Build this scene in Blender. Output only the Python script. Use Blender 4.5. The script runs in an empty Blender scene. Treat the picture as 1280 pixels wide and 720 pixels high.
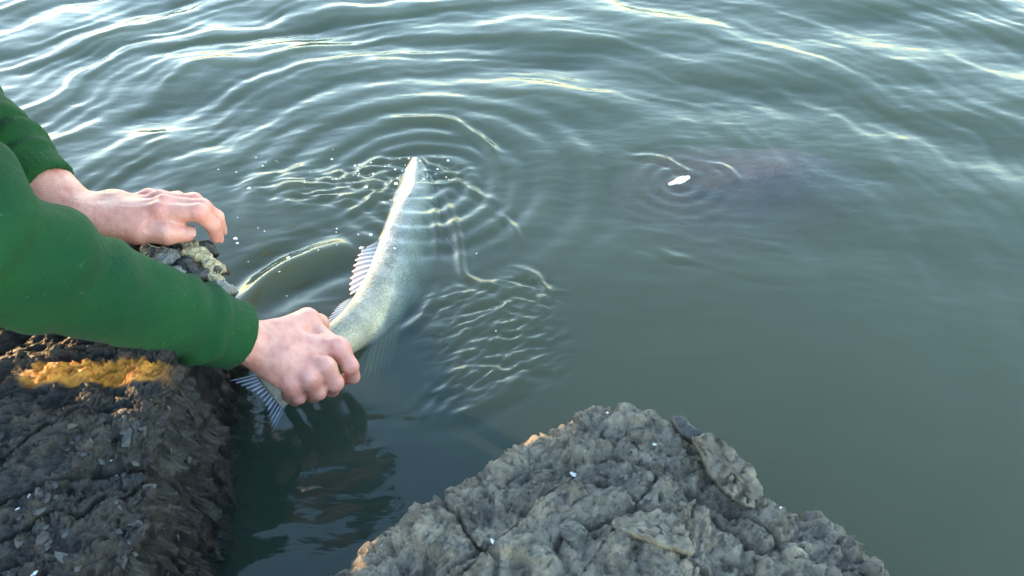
import bpy, bmesh, math, random
import numpy as np
from mathutils import Vector, Matrix
R = math.radians
random.seed(7)
rng = np.random.default_rng(11)
scene = bpy.context.scene
COL = scene.collection

# ------------------------------------------------------------------ camera
CAM_H, CAM_PITCH, FPX = 0.90, R(42.0), 1065.0
cam_d = bpy.data.cameras.new('camera')
cam = bpy.data.objects.new('camera', cam_d)
COL.objects.link(cam)
cam.location = (0, 0, CAM_H)
cam.rotation_euler = (math.pi / 2 - CAM_PITCH, 0, 0)
cam_d.sensor_width = 36.0
cam_d.lens = 36.0 * FPX / 1280.0
cam_d.clip_start = 0.02
cam_d.clip_end = 3000.0
scene.camera = cam

# ------------------------------------------------------------------ sky and sun
SUN_AZ, SUN_EL = R(61), R(14)            # degrees left of straight ahead, elevation
SUN_DIR = Vector((-math.cos(SUN_EL) * math.sin(SUN_AZ), math.cos(SUN_EL) * math.cos(SUN_AZ), math.sin(SUN_EL)))
world = bpy.data.worlds.new('World')
scene.world = world
world.use_nodes = True
wn = world.node_tree
bg = wn.nodes['Background']
sky = wn.nodes.new('ShaderNodeTexSky')
sky.sky_type = 'NISHITA'
sky.sun_disc = False
sky.sun_elevation = SUN_EL
sky.sun_rotation = -SUN_AZ
sky.dust_density = 0.3
sky.air_density = 1.3
sky.ozone_density = 1.5
wn.links.new(sky.outputs[0], bg.inputs[0])
bg.inputs[1].default_value = 0.15
sun_d = bpy.data.lights.new('sun', 'SUN')
sun_d.energy = 2.0
sun_d.angle = R(0.5)
sun_d.color = (1.0, 0.62, 0.28)
sun = bpy.data.objects.new('sun', sun_d)
COL.objects.link(sun)
sun.rotation_euler = (-SUN_DIR).to_track_quat('-Z', 'Y').to_euler()

scene.view_settings.view_transform = 'Standard'
scene.view_settings.look = 'None'
scene.view_settings.gamma = 1.0
scene.view_settings.use_curve_mapping = False
scene.view_settings.exposure = 3.25
scene.render.engine = 'CYCLES'
cy = scene.cycles
cy.use_denoising = True
cy.max_bounces = 12
cy.volume_bounces = 1
cy.transparent_max_bounces = 12
cy.caustics_reflective = False
cy.caustics_refractive = False
cy.sample_clamp_indirect = 6.0

# ------------------------------------------------------------------ helpers: geometry from measured sight lines
c_f = np.array([0, math.cos(CAM_PITCH), -math.sin(CAM_PITCH)])
c_u = np.array([0, math.sin(CAM_PITCH), math.cos(CAM_PITCH)])
def P(px, py, z):
    """ground-plan survey: the place seen at photo coordinate (px,py) and standing z metres over the water"""
    d = c_f + np.array([(px - 640) / FPX, 0, 0]) + c_u * (360 - py) / FPX
    return np.array([0, 0, CAM_H]) + d * ((z - CAM_H) / d[2])

# ------------------------------------------------------------------ helpers: noise
def _hash(ix, iy, iz, seed):
    h = (ix.astype(np.int64) * 374761393 + iy.astype(np.int64) * 668265263 + iz.astype(np.int64) * 2147483647 + seed * 974711) & 0xffffffff
    h = ((h ^ (h >> 13)) * 1274126177) & 0xffffffff
    h = ((h ^ (h >> 16)) * 2246822519) & 0xffffffff
    return (h ^ (h >> 15)) & 0xffffffff
def perlin(p, seed=0):
    i = np.floor(p).astype(np.int64)
    f = p - i
    u = f * f * f * (f * (f * 6 - 15) + 10)
    res = 0
    for dx in (0, 1):
        for dy in (0, 1):
            for dz in (0, 1):
                h = _hash(i[:, 0] + dx, i[:, 1] + dy, i[:, 2] + dz, seed)
                gx = (h & 1023) / 511.5 - 1
                gy = ((h >> 10) & 1023) / 511.5 - 1
                gz = ((h >> 20) & 1023) / 511.5 - 1
                d = gx * (f[:, 0] - dx) + gy * (f[:, 1] - dy) + gz * (f[:, 2] - dz)
                w = (u[:, 0] if dx else 1 - u[:, 0]) * (u[:, 1] if dy else 1 - u[:, 1]) * (u[:, 2] if dz else 1 - u[:, 2])
                res = res + w * d
    return res
def fbm(p, oct=4, seed=0, gain=0.5):
    r, a = 0, 1.0
    for k in range(oct):
        r = r + a * perlin(p * (2.0 ** k) + 17.3 * k, seed + k)
        a *= gain
    return r
def worley(p, seed=0):
    """F1, F2, id hash, vector to the nearest cell point"""
    i = np.floor(p).astype(np.int64)
    n = len(p)
    f1 = np.full(n, 9.0); f2 = np.full(n, 9.0)
    idh = np.zeros(n, np.int64); vec = np.zeros((n, 3))
    for dx in (-1, 0, 1):
        for dy in (-1, 0, 1):
            for dz in (-1, 0, 1):
                cx, cyy, cz = i[:, 0] + dx, i[:, 1] + dy, i[:, 2] + dz
                h = _hash(cx, cyy, cz, seed)
                q = np.stack([cx + (h & 1023) / 1023.0, cyy + ((h >> 10) & 1023) / 1023.0, cz + ((h >> 20) & 1023) / 1023.0], 1)
                v = p - q
                d = np.sqrt((v * v).sum(1))
                m = d < f1
                f2 = np.where(m, f1, np.minimum(f2, d))
                f1 = np.where(m, d, f1)
                idh = np.where(m, h, idh)
                vec = np.where(m[:, None], v, vec)
    return f1, f2, idh, vec
def smoothstep(a, b, x):
    t = np.clip((x - a) / (b - a), 0, 1)
    return t * t * (3 - 2 * t)

# ------------------------------------------------------------------ helpers: objects
def mesh_obj(name, verts, faces, mat, parent=None, smooth=True):
    me = bpy.data.meshes.new(name)
    verts = np.asarray(verts, np.float64)
    if isinstance(faces, np.ndarray):
        nf, k = faces.shape
        me.vertices.add(len(verts)); me.vertices.foreach_set('co', verts.astype(np.float32).ravel())
        me.loops.add(nf * k); me.loops.foreach_set('vertex_index', faces.astype(np.int32).ravel())
        me.polygons.add(nf); me.polygons.foreach_set('loop_start', np.arange(0, nf * k, k, dtype=np.int32))
        me.polygons.foreach_set('loop_total', np.full(nf, k, np.int32))
        me.update(calc_edges=True); me.validate()
    else:
        me.from_pydata([tuple(v) for v in verts], [], [tuple(int(i) for i in f) for f in faces])
        me.update()
    if smooth:
        me.polygons.foreach_set('use_smooth', [True] * len(me.polygons))
    me.materials.append(mat)
    o = bpy.data.objects.new(name, me)
    COL.objects.link(o)
    if parent is not None:
        o.parent = parent
        o.matrix_parent_inverse = parent.matrix_basis.inverted()
    return o
def empty(name, loc):
    o = bpy.data.objects.new(name, None)
    o.empty_display_size = 0.05
    o.location = loc
    COL.objects.link(o)
    return o
def tag(o, label=None, cat=None, group=None, kind=None):
    if label: o['label'] = label
    if cat: o['category'] = cat
    if group: o['group'] = group
    if kind: o['kind'] = kind
    return o
def vattr(o, name, vals):
    a = o.data.attributes.new(name, 'FLOAT', 'POINT')
    a.data.foreach_set('value', np.asarray(vals, np.float32))

# ------------------------------------------------------------------ helpers: signed distance bodies
def seg(p, a, b, ra, rb):
    a = np.asarray(a); b = np.asarray(b)
    ab = b - a
    t = np.clip(((p - a) @ ab) / max(ab @ ab, 1e-9), 0, 1)
    d = p - a - t[:, None] * ab
    return np.sqrt((d * d).sum(1)) - (ra + (rb - ra) * t)
def ell(p, c, r, rot=None):
    q = p - np.asarray(c)
    if rot is not None:
        q = q @ np.asarray(rot)
    r = np.asarray(r)
    k0 = np.sqrt(((q / r) ** 2).sum(1)); k1 = np.sqrt(((q / (r * r)) ** 2).sum(1))
    return k0 * (k0 - 1) / np.maximum(k1, 1e-6)
def smin(a, b, k):
    h = np.clip(0.5 + 0.5 * (b - a) / k, 0, 1)
    return b + (a - b) * h - k * h * (1 - h)
def smax(a, b, k):
    return -smin(-a, -b, k)
def surface_nets(sdf, lo, hi, res, block=12):
    lo = np.asarray(lo, float); hi = np.asarray(hi, float)
    n = np.ceil((hi - lo) / res).astype(int) + 1
    nb = -(-n // block)
    n = nb * block
    V = np.empty(n, np.float32)
    bi = np.stack(np.meshgrid(*[np.arange(k) for k in nb], indexing='ij'), -1).reshape(-1, 3)
    cen = lo + (bi * block + (block - 1) / 2.0) * res
    dc = sdf(cen)
    thr = block * res * 0.9 * 1.35
    off = np.stack(np.meshgrid(*[np.arange(block)] * 3, indexing='ij'), -1).reshape(-1, 3)
    near = np.abs(dc) < thr
    for b, d in zip(bi[~near], dc[~near]):
        x, y, z = b * block
        V[x:x + block, y:y + block, z:z + block] = d
    idx = np.nonzero(near)[0]
    for s in range(0, len(idx), 64):
        ch = idx[s:s + 64]
        pts = lo + ((bi[ch] * block)[:, None, :] + off[None]) * res
        d = sdf(pts.reshape(-1, 3)).reshape(len(ch), block, block, block)
        for b, dd in zip(bi[ch], d):
            x, y, z = b * block
            V[x:x + block, y:y + block, z:z + block] = dd
    S = V < 0
    c = np.zeros(n - 1, np.int8)
    corners = [(i, j, k) for i in (0, 1) for j in (0, 1) for k in (0, 1)]
    sl = lambda o, m: slice(o, m - 1 + o)
    for (i, j, k) in corners:
        c += S[sl(i, n[0]), sl(j, n[1]), sl(k, n[2])]
    act = np.stack(np.nonzero((c > 0) & (c < 8)), 1)
    vals = np.stack([V[act[:, 0] + i, act[:, 1] + j, act[:, 2] + k] for (i, j, k) in corners], 1)
    acc = np.zeros((len(act), 3)); cnt = np.zeros(len(act))
    cr = np.array(corners, float)
    for e0 in range(8):
        for ax in range(3):
            if corners[e0][ax] == 0:
                t1 = list(corners[e0]); t1[ax] = 1
                e1 = corners.index(tuple(t1))
                a, b = vals[:, e0], vals[:, e1]
                m = (a < 0) != (b < 0)
                t = np.where(m, a / np.where(m, a - b, 1), 0)
                pt = cr[e0] + t[:, None] * (cr[e1] - cr[e0])
                acc += pt * m[:, None]; cnt += m
    verts = lo + (act + acc / cnt[:, None]) * res
    cid = np.full(n - 1, -1, np.int32)
    cid[act[:, 0], act[:, 1], act[:, 2]] = np.arange(len(act))
    faces = []
    for ax in range(3):
        s0 = [slice(None)] * 3; s1 = [slice(None)] * 3
        s0[ax] = slice(0, -1); s1[ax] = slice(1, None)
        a, b = S[tuple(s0)], S[tuple(s1)]
        e = np.stack(np.nonzero(a != b), 1)
        u, v = (ax + 1) % 3, (ax + 2) % 3
        ok = (e[:, u] > 0) & (e[:, v] > 0) & (e[:, u] < n[u] - 1) & (e[:, v] < n[v] - 1)
        e = e[ok]
        flip = b[e[:, 0], e[:, 1], e[:, 2]]
        quad = []
        for du, dv in ((0, 0), (-1, 0), (-1, -1), (0, -1)):
            q = e.copy(); q[:, u] += du; q[:, v] += dv
            quad.append(cid[q[:, 0], q[:, 1], q[:, 2]])
        quad = np.stack(quad, 1)
        quad[flip] = quad[flip][:, ::-1]
        faces.append(quad)
    return verts, np.concatenate(faces)

# ------------------------------------------------------------------ helpers: materials
class NT:
    def __init__(self, name):
        self.m = bpy.data.materials.new(name); self.m.use_nodes = True
        self.t = self.m.node_tree
        self.bsdf = self.t.nodes['Principled BSDF']; self.out = self.t.nodes['Material Output']
    def n(self, typ, **kw):
        nd = self.t.nodes.new(typ)
        for k, v in kw.items():
            if k.startswith('i_'):
                nd.inputs[k[2:].replace('_', ' ')].default_value = v
            else:
                setattr(nd, k, v)
        return nd
    def l(self, a, b): self.t.links.new(a, b)
    def coord(self): return self.n('ShaderNodeTexCoord').outputs['Object']
    def noise(self, scale, detail=4, rough=0.55, vec=None, dist=0.0):
        nd = self.n('ShaderNodeTexNoise'); nd.inputs['Scale'].default_value = scale
        nd.inputs['Detail'].default_value = detail; nd.inputs['Roughness'].default_value = rough
        nd.inputs['Distortion'].default_value = dist
        self.l(vec if vec is not None else self.coord(), nd.inputs['Vector'])
        return nd.outputs['Fac']
    def ramp(self, fac, stops, interp='LINEAR'):
        nd = self.n('ShaderNodeValToRGB'); cr = nd.color_ramp; cr.interpolation = interp
        while len(cr.elements) < len(stops): cr.elements.new(0.5)
        for e, (pos, c) in zip(cr.elements, stops):
            e.position = pos; e.color = (*c, 1) if len(c) == 3 else c
        self.l(fac, nd.inputs['Fac']); return nd.outputs['Color']
    def mix(self, fac, a, b, mode='MIX'):
        nd = self.n('ShaderNodeMixRGB', blend_type=mode)
        for s, v in ((nd.inputs[0], fac), (nd.inputs[1], a), (nd.inputs[2], b)):
            if isinstance(v, (int, float)): s.default_value = v
            elif isinstance(v, tuple): s.default_value = (*v, 1) if len(v) == 3 else v
            else: self.l(v, s)
        return nd.outputs[0]
    def math(self, op, a, b=0.0):
        nd = self.n('ShaderNodeMath', operation=op)
        for s, v in ((nd.inputs[0], a), (nd.inputs[1], b)):
            if isinstance(v, (int, float)): s.default_value = v
            else: self.l(v, s)
        return nd.outputs[0]
    def bump(self, h, dist, strength=1.0, prev=None):
        nd = self.n('ShaderNodeBump'); nd.inputs['Strength'].default_value = strength
        nd.inputs['Distance'].default_value = dist
        self.l(h, nd.inputs['Height'])
        if prev is not None: self.l(prev, nd.inputs['Normal'])
        self.l(nd.outputs[0], self.bsdf.inputs['Normal']); return nd.outputs[0]
    def attr(self, name): return self.n('ShaderNodeAttribute', attribute_name=name).outputs['Fac']
    def set(self, **kw):
        for k, v in kw.items():
            self.bsdf.inputs[k.replace('_', ' ')].default_value = v if not isinstance(v, tuple) or len(v) != 3 or 'Radius' in k else (*v, 1)

def m_rock(name, dark, mid, light, rough_lo, rough_hi, brown, painted_sun=False):
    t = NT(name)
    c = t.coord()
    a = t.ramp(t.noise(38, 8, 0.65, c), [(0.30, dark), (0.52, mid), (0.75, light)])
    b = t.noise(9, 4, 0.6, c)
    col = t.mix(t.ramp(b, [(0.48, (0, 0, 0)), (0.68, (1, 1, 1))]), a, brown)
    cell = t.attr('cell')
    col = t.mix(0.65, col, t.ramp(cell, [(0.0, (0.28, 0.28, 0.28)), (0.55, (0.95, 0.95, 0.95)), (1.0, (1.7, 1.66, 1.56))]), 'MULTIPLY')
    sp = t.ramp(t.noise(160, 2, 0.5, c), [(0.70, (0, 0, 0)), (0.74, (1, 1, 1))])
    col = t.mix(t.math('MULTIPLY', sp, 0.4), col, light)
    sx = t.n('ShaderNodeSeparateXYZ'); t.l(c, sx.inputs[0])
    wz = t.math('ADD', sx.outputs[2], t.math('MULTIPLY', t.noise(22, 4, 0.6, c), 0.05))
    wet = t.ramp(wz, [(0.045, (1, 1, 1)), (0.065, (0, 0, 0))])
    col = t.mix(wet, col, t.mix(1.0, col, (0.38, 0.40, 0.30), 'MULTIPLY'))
    if painted_sun:  # warm sunlight painted over the stone colour inside the mask
        col = t.mix(t.attr('painted_sun'), col, t.ramp(t.noise(70, 5, 0.6, c), [(0.3, (0.42, 0.14, 0.014)), (0.7, (0.82, 0.34, 0.035))]))
    t.l(col, t.bsdf.inputs['Base Color'])
    rr = t.n('ShaderNodeMapRange'); rr.inputs['To Min'].default_value = rough_lo; rr.inputs['To Max'].default_value = rough_hi
    t.l(t.noise(25, 3, 0.5, c), rr.inputs['Value']); t.l(rr.outputs[0], t.bsdf.inputs['Roughness'])
    n1 = t.bump(t.noise(130, 9, 0.75, c), 0.008, 1.0)
    t.bump(t.noise(480, 5, 0.65, c), 0.0028, 1.0, n1)
    return t.m
M_ROCK = m_rock('weathered_rock', (0.095, 0.080, 0.057), (0.20, 0.172, 0.126), (0.33, 0.285, 0.213), 0.65, 0.95, (0.12, 0.105, 0.085))
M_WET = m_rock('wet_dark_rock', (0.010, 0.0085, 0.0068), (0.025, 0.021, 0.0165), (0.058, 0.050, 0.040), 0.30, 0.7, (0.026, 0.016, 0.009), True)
def m_shell(name, c0, c1, c2):
    t = NT(name); c = t.coord()
    k = t.mix(0.45, t.noise(55, 7, 0.7, c), t.noise(190, 4, 0.6, c, 1.5))
    t.l(t.ramp(k, [(0.32, c0), (0.5, c1), (0.68, c2)]), t.bsdf.inputs['Base Color'])
    t.set(Roughness=0.6)
    t.bump(k, 0.003, 0.8)
    return t.m
M_SHELL = m_shell('grey_shell', (0.07, 0.066, 0.056), (0.16, 0.15, 0.128), (0.27, 0.255, 0.22))
M_STONE = m_shell('dark_stone_chip', (0.012, 0.011, 0.010), (0.030, 0.028, 0.025), (0.07, 0.064, 0.055))
M_OYSTER = m_shell('golden_shell', (0.06, 0.05, 0.03), (0.30, 0.24, 0.13), (0.62, 0.55, 0.36))
M_DSHELL = m_shell('dark_shell', (0.008, 0.008, 0.0075), (0.024, 0.022, 0.019), (0.07, 0.062, 0.05))
M_BARN = m_shell('pale_barnacle', (0.35, 0.34, 0.31), (0.55, 0.54, 0.5), (0.75, 0.73, 0.68))

def m_skin():
    t = NT('skin'); c = t.coord()
    k = t.ramp(t.noise(45, 5, 0.6, c), [(0.3, (0.45, 0.172, 0.122)), (0.5, (0.545, 0.238, 0.172)), (0.72, (0.61, 0.305, 0.228))])
    red = t.attr('red')
    k = t.mix(red, k, (0.60, 0.20, 0.165))
    t.l(k, t.bsdf.inputs['Base Color'])
    t.set(Roughness=0.42, Subsurface_Weight=0.25, Subsurface_Radius=(0.010, 0.0035, 0.0018), Subsurface_Scale=0.6)
    v = t.n('ShaderNodeTexVoronoi'); v.inputs['Scale'].default_value = 900; t.l(c, v.inputs['Vector'])
    cr = t.n('ShaderNodeTexVoronoi', feature='DISTANCE_TO_EDGE'); cr.inputs['Scale'].default_value = 260; mpp = t.n('ShaderNodeMapping'); mpp.inputs['Scale'].default_value = (1, 2.2, 1); t.l(c, mpp.inputs['Vector']); t.l(mpp.outputs[0], cr.inputs['Vector'])
    n0 = t.bump(cr.outputs['Distance'], 0.0007, 0.6)
    n1 = t.bump(v.outputs['Distance'], 0.0004, 0.5, n0)
    t.bump(t.noise(110, 6, 0.65, c), 0.0016, 0.55, n1)
    return t.m
M_SKIN = m_skin()
def m_plain(name, col, rough, var=0.25, scale=60, bump=0.001, bscale=400, **kw):
    t = NT(name); c = t.coord()
    k = t.ramp(t.noise(scale, 5, 0.6, c), [(0.3, tuple(x * (1 - var) for x in col)), (0.7, tuple(min(1, x * (1 + var)) for x in col))])
    t.l(k, t.bsdf.inputs['Base Color'])
    t.set(Roughness=rough, **kw)
    t.bump(t.noise(bscale, 4, 0.6, c), bump, 0.6)
    return t.m
def m_fabric(name, col, col2):
    t = NT(name); c = t.coord()
    k = t.ramp(t.noise(7, 4, 0.55, c), [(0.35, col), (0.65, col2)])
    k = t.mix(0.35, k, t.ramp(t.noise(900, 2, 0.5, c), [(0.3, (0.6, 0.6, 0.6)), (0.7, (1.3, 1.3, 1.3))]), 'MULTIPLY')
    pil = t.ramp(t.noise(230, 2, 0.5, c), [(0.71, (0, 0, 0)), (0.75, (1, 1, 1))])
    k = t.mix(t.math('MULTIPLY', pil, 0.12), k, (0.35, 0.45, 0.33))
    t.l(k, t.bsdf.inputs['Base Color'])
    t.set(Roughness=0.9, Sheen_Weight=0.03, Sheen_Roughness=0.5, Specular_IOR_Level=0.2)
    n1 = t.bump(t.noise(1300, 2, 0.5, c), 0.0006, 0.6)
    n2 = t.bump(t.noise(330, 3, 0.6, c), 0.0016, 0.6, n1)
    t.bump(t.noise(30, 5, 0.6, c, 0.8), 0.007, 0.5, n2)
    return t.m
M_GREEN = m_fabric('green_sweatshirt', (0.0035, 0.037, 0.0110), (0.009, 0.053, 0.0105))
M_BLACK = m_plain('black_cloth', (0.008, 0.008, 0.009), 0.9)
M_BOOT = m_plain('boot_rubber', (0.015, 0.015, 0.016), 0.5)
M_HAIR = m_plain('brown_hair', (0.03, 0.018, 0.010), 0.5, 0.4, 300, 0.003, 500)
M_NAIL = m_plain('fingernail', (0.44, 0.20, 0.15), 0.55, 0.06)
M_FLOAT = m_plain('white_plastic', (0.80, 0.80, 0.78), 0.35, 0.04)
M_MUD = m_plain('river_mud', (0.06, 0.055, 0.038), 0.95, 0.35, 6, 0.01, 20)
M_SUNK = m_plain('sunken_rock', (0.012, 0.011, 0.015), 0.9, 0.4, 20, 0.01, 30)

# ------------------------------------------------------------------ water
def build_water():
    t = NT('river_water')
    t.t.nodes.remove(t.bsdf)
    fr = t.n('ShaderNodeFresnel'); fr.inputs['IOR'].default_value = 1.333
    geo = t.n('ShaderNodeNewGeometry')
    c = t.coord()
    bp = t.n('ShaderNodeBump'); bp.inputs['Distance'].default_value = 0.0016; bp.inputs['Strength'].default_value = 0.35
    mp = t.n('ShaderNodeMapping'); mp.inputs['Scale'].default_value = (0.7, 1.4, 1); t.l(c, mp.inputs['Vector'])
    t.l(t.noise(45, 3, 0.5, mp.outputs[0]), bp.inputs['Height'])
    t.l(bp.outputs[0], fr.inputs['Normal'])
    # seen from inside the water the boundary simply lets the daylight through
    fac = t.math('MULTIPLY', fr.outputs[0], t.math('SUBTRACT', 1.0, geo.outputs['Backfacing']))
    tr = t.n('ShaderNodeBsdfTransparent')
    gl = t.n('ShaderNodeBsdfGlossy'); gl.inputs['Roughness'].default_value = 0.03
    t.l(bp.outputs[0], gl.inputs['Normal'])
    mx = t.n('ShaderNodeMixShader')
    t.l(fac, mx.inputs[0]); t.l(tr.outputs[0], mx.inputs[1]); t.l(gl.outputs[0], mx.inputs[2])
    t.l(mx.outputs[0], t.out.inputs['Surface'])
    vs = t.n('ShaderNodeVolumeScatter'); vs.inputs['Color'].default_value = (0.53, 0.70, 0.535, 1); vs.inputs['Density'].default_value = 1.95; vs.inputs['Anisotropy'].default_value = 0.0
    va = t.n('ShaderNodeVolumeAbsorption'); va.inputs['Color'].default_value = (0.22, 0.38, 0.36, 1); va.inputs['Density'].default_value = 14.0
    ad = t.n('ShaderNodeAddShader'); t.l(vs.outputs[0], ad.inputs[0]); t.l(va.outputs[0], ad.inputs[1])
    t.l(ad.outputs[0], t.out.inputs['Volume'])

    def axis(fine, tail_lo, tail_hi):
        lo = [fine[0]]; s = fine[1] - fine[0]
        while lo[-1] > tail_lo: s *= 1.22; lo.append(lo[-1] - s)
        hi = [fine[-1]]; s = fine[-1] - fine[-2]
        while hi[-1] < tail_hi: s *= 1.22; hi.append(hi[-1] + s)
        return np.array(lo[1:][::-1] + list(fine) + hi[1:])
    xs = axis(np.concatenate([np.arange(-1.3, -0.75, 0.006), np.arange(-0.75, 0.75, 0.0032), np.arange(0.75, 1.35, 0.006)]), -300, 300)
    ys = axis(np.concatenate([np.arange(0.30, 1.60, 0.0032), np.arange(1.60, 2.30, 0.0055)]), -300, 300)
    X, Y = np.meshgrid(xs, ys, indexing='ij')
    p = np.stack([X.ravel(), Y.ravel(), np.zeros(X.size)], 1)
    x, y = p[:, 0], p[:, 1]
    Z = np.zeros(len(p))
    near = (np.abs(x) < 6) & (np.abs(y) < 8)
    q = p[near]; qx, qy = q[:, 0], q[:, 1]
    z = np.zeros(len(q))
    head = P(528, 232, 0); mid = P(560, 330, 0)
    warp = fbm(q * 2.2, 3, 5)
    warp2 = fbm(q * 6.0, 3, 9)
    # rings spreading from the struggle round the fish
    rr = np.hypot(qx - mid[0], qy - mid[1])
    ang = np.arctan2(qy - mid[1], qx - mid[0])
    ph = rr + 0.10 * warp + 0.02 * warp2
    grow = smoothstep(0.30, 0.75, rr)
    side = (0.55 + 0.75 * smoothstep(0.4, -0.7, qx)) * (0.35 + 0.65 * smoothstep(-0.45, 0.55, qy - mid[1] + 0.15 * (-(qx - mid[0]))))
    amp_mod = 0.55 + 0.9 * np.clip(fbm(q * 1.7 + 3, 2, 21) + 0.2, 0, 1)
    z += 0.0028 * grow * side * amp_mod * np.sin(2 * np.pi * ph / 0.165)
    z += 0.0010 * grow * side * np.sin(2 * np.pi * (ph + 0.03 * warp2) / 0.093 + 1.3)
    fine = fbm(q * 3.1 + 5, 2, 33)
    z += 0.0008 * grow * (0.25 + np.clip(fine + 0.35, 0, 1)) * side * np.sin(2 * np.pi * (rr + 0.13 * warp + 0.03 * warp2) / 0.052)
    z += 0.0006 * grow * np.clip(0.3 - fine, 0, 1) * side * np.sin(2 * np.pi * (rr * 0.97 + 0.09 * warp + 0.03 * warp2 + 0.1 * ang) / 0.034)
    # swell running in from the open water
    for k, (dx, dy, lam, a) in enumerate([(0.35, 0.94, 0.44, 0.0082), (-0.25, 0.97, 0.29, 0.0042), (0.62, 0.78, 0.21, 0.0020)]):
        s = (qx * dx + qy * dy) + 0.07 * warp
        w = smoothstep(0.7, 1.9, qy) * (0.3 + 1.1 * np.clip(fbm(q * 1.1 + 9 * k, 2, 40 + k) + 0.35, 0, 1))
        ss = np.sin(2 * np.pi * s / lam)
        z += a * w * (ss + 0.25 * np.cos(4 * np.pi * s / lam))
    # inner rings about the head
    rh = np.hypot(qx - head[0], (qy - head[1]))
    e = np.exp(-((rh - 0.10) / 0.11) ** 2)
    z += 0.0017 * e * np.sin(2 * np.pi * (rh + 0.012 * warp2) / 0.042)
    e = np.exp(-((rh - 0.27) / 0.10) ** 2) * (0.4 + 0.6 * smoothstep(-0.2, 0.0, qy - head[1]))
    z += 0.0020 * e * np.sin(2 * np.pi * (rh + 0.03 * warp) / 0.072)
    # chop patches thrown up beside the fish
    def patch(px, py, ra, rb, rot, amp, lam, seed, stretch=0.45):
        c0 = P(px, py, 0)
        u = (qx - c0[0]) * math.cos(rot) + (qy - c0[1]) * math.sin(rot)
        v = -(qx - c0[0]) * math.sin(rot) + (qy - c0[1]) * math.cos(rot)
        m = smoothstep(1.30, 0.30, np.hypot(u / ra, v / rb) + 0.30 * warp2)
        sel = m > 0
        h = np.zeros(len(q))
        qq = np.stack([u[sel] * stretch / lam, v[sel] / lam, np.full(sel.sum(), seed * 1.7)], 1)
        qq = qq + 0.35 * np.stack([perlin(qq * 0.7, seed), perlin(qq * 0.7 + 31, seed + 1), np.zeros(len(qq))], 1)
        n = perlin(qq, seed)
        h[sel] = (1 - 2.2 * np.abs(n)) * 0.38 + 0.75 * perlin(qq * 1.15 + 5.5, seed + 5) + 0.35 * perlin(qq * 2.1, seed + 3)
        return amp * m * h
    z += patch(618, 425, 0.105, 0.135, 0.5, 0.0080, 0.0155, 3)
    z += patch(655, 365, 0.06, 0.06, -0.4, 0.0068, 0.015, 4)
    z += patch(585, 485, 0.09, 0.05, 0.7, 0.0062, 0.015, 14)
    z += patch(440, 232, 0.13, 0.085, 0.2, 0.0110, 0.024, 5)
    z += patch(350, 225, 0.10, 0.05, 0.3, 0.0046, 0.026, 6)
    z += patch(380, 300, 0.14, 0.05, 0.35, 0.0042, 0.030, 7, 0.3)
    z += patch(560, 215, 0.06, 0.05, 0.0, 0.0080, 0.024, 8)
    z += patch(395, 385, 0.07, 0.05, 0.1, 0.0026, 0.030, 9, 0.25)
    z += patch(480, 540, 0.10, 0.05, 0.3, 0.0014, 0.030, 10, 0.25)
    z += patch(370, 640, 0.10, 0.10, 0.2, 0.0018, 0.045, 16, 0.5)
    z += patch(880, 300, 0.17, 0.16, -0.2, 0.0018, 0.035, 11, 0.35)
    z += patch(250, 200, 0.30, 0.20, 0.5, 0.0034, 0.040, 12, 0.25)
    # sharp wavelets drawn off the body
    def ridge(pts, w, a):
        pw = np.array([P(px, py, 0)[:2] for px, py in pts])
        # smooth the polyline
        tt = np.linspace(0, len(pw) - 1, len(pw) * 6)
        pw = np.stack([np.interp(tt, np.arange(len(pw)), pw[:, i]) for i in (0, 1)], 1)
        for _ in range(3):
            pw[1:-1] = 0.25 * pw[:-2] + 0.5 * pw[1:-1] + 0.25 * pw[2:]
        d = np.full(len(q), 9.0); par = np.zeros(len(q))
        bb = (qx > pw[:, 0].min() - .08) & (qx < pw[:, 0].max() + .08) & (qy > pw[:, 1].min() - .08) & (qy < pw[:, 1].max() + .08)
        ii = np.nonzero(bb)[0]
        qq = q[ii, :2]
        dd = np.full(len(ii), 9.0); tp = np.zeros(len(ii))
        for k in range(len(pw) - 1):
            A, B = pw[k], pw[k + 1]; ab = B - A
            t_ = np.clip(((qq - A) @ ab) / (ab @ ab), 0, 1)
            dist = np.hypot(*(qq - A - t_[:, None] * ab).T)
            m = dist < dd
            dd = np.where(m, dist, dd); tp = np.where(m, (k + t_) / (len(pw) - 1), tp)
        taper = np.sin(np.pi * np.clip(tp, 0.02, 0.98)) ** 0.6
        wv = w * (1 + 0.4 * warp2[ii])
        out = np.zeros(len(q))
        out[ii] = 1.5 * a * taper * (np.exp(-(dd / wv) ** 2) - 0.35 * np.exp(-((dd - 2.2 * wv) / wv) ** 2))
        return out
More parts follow.
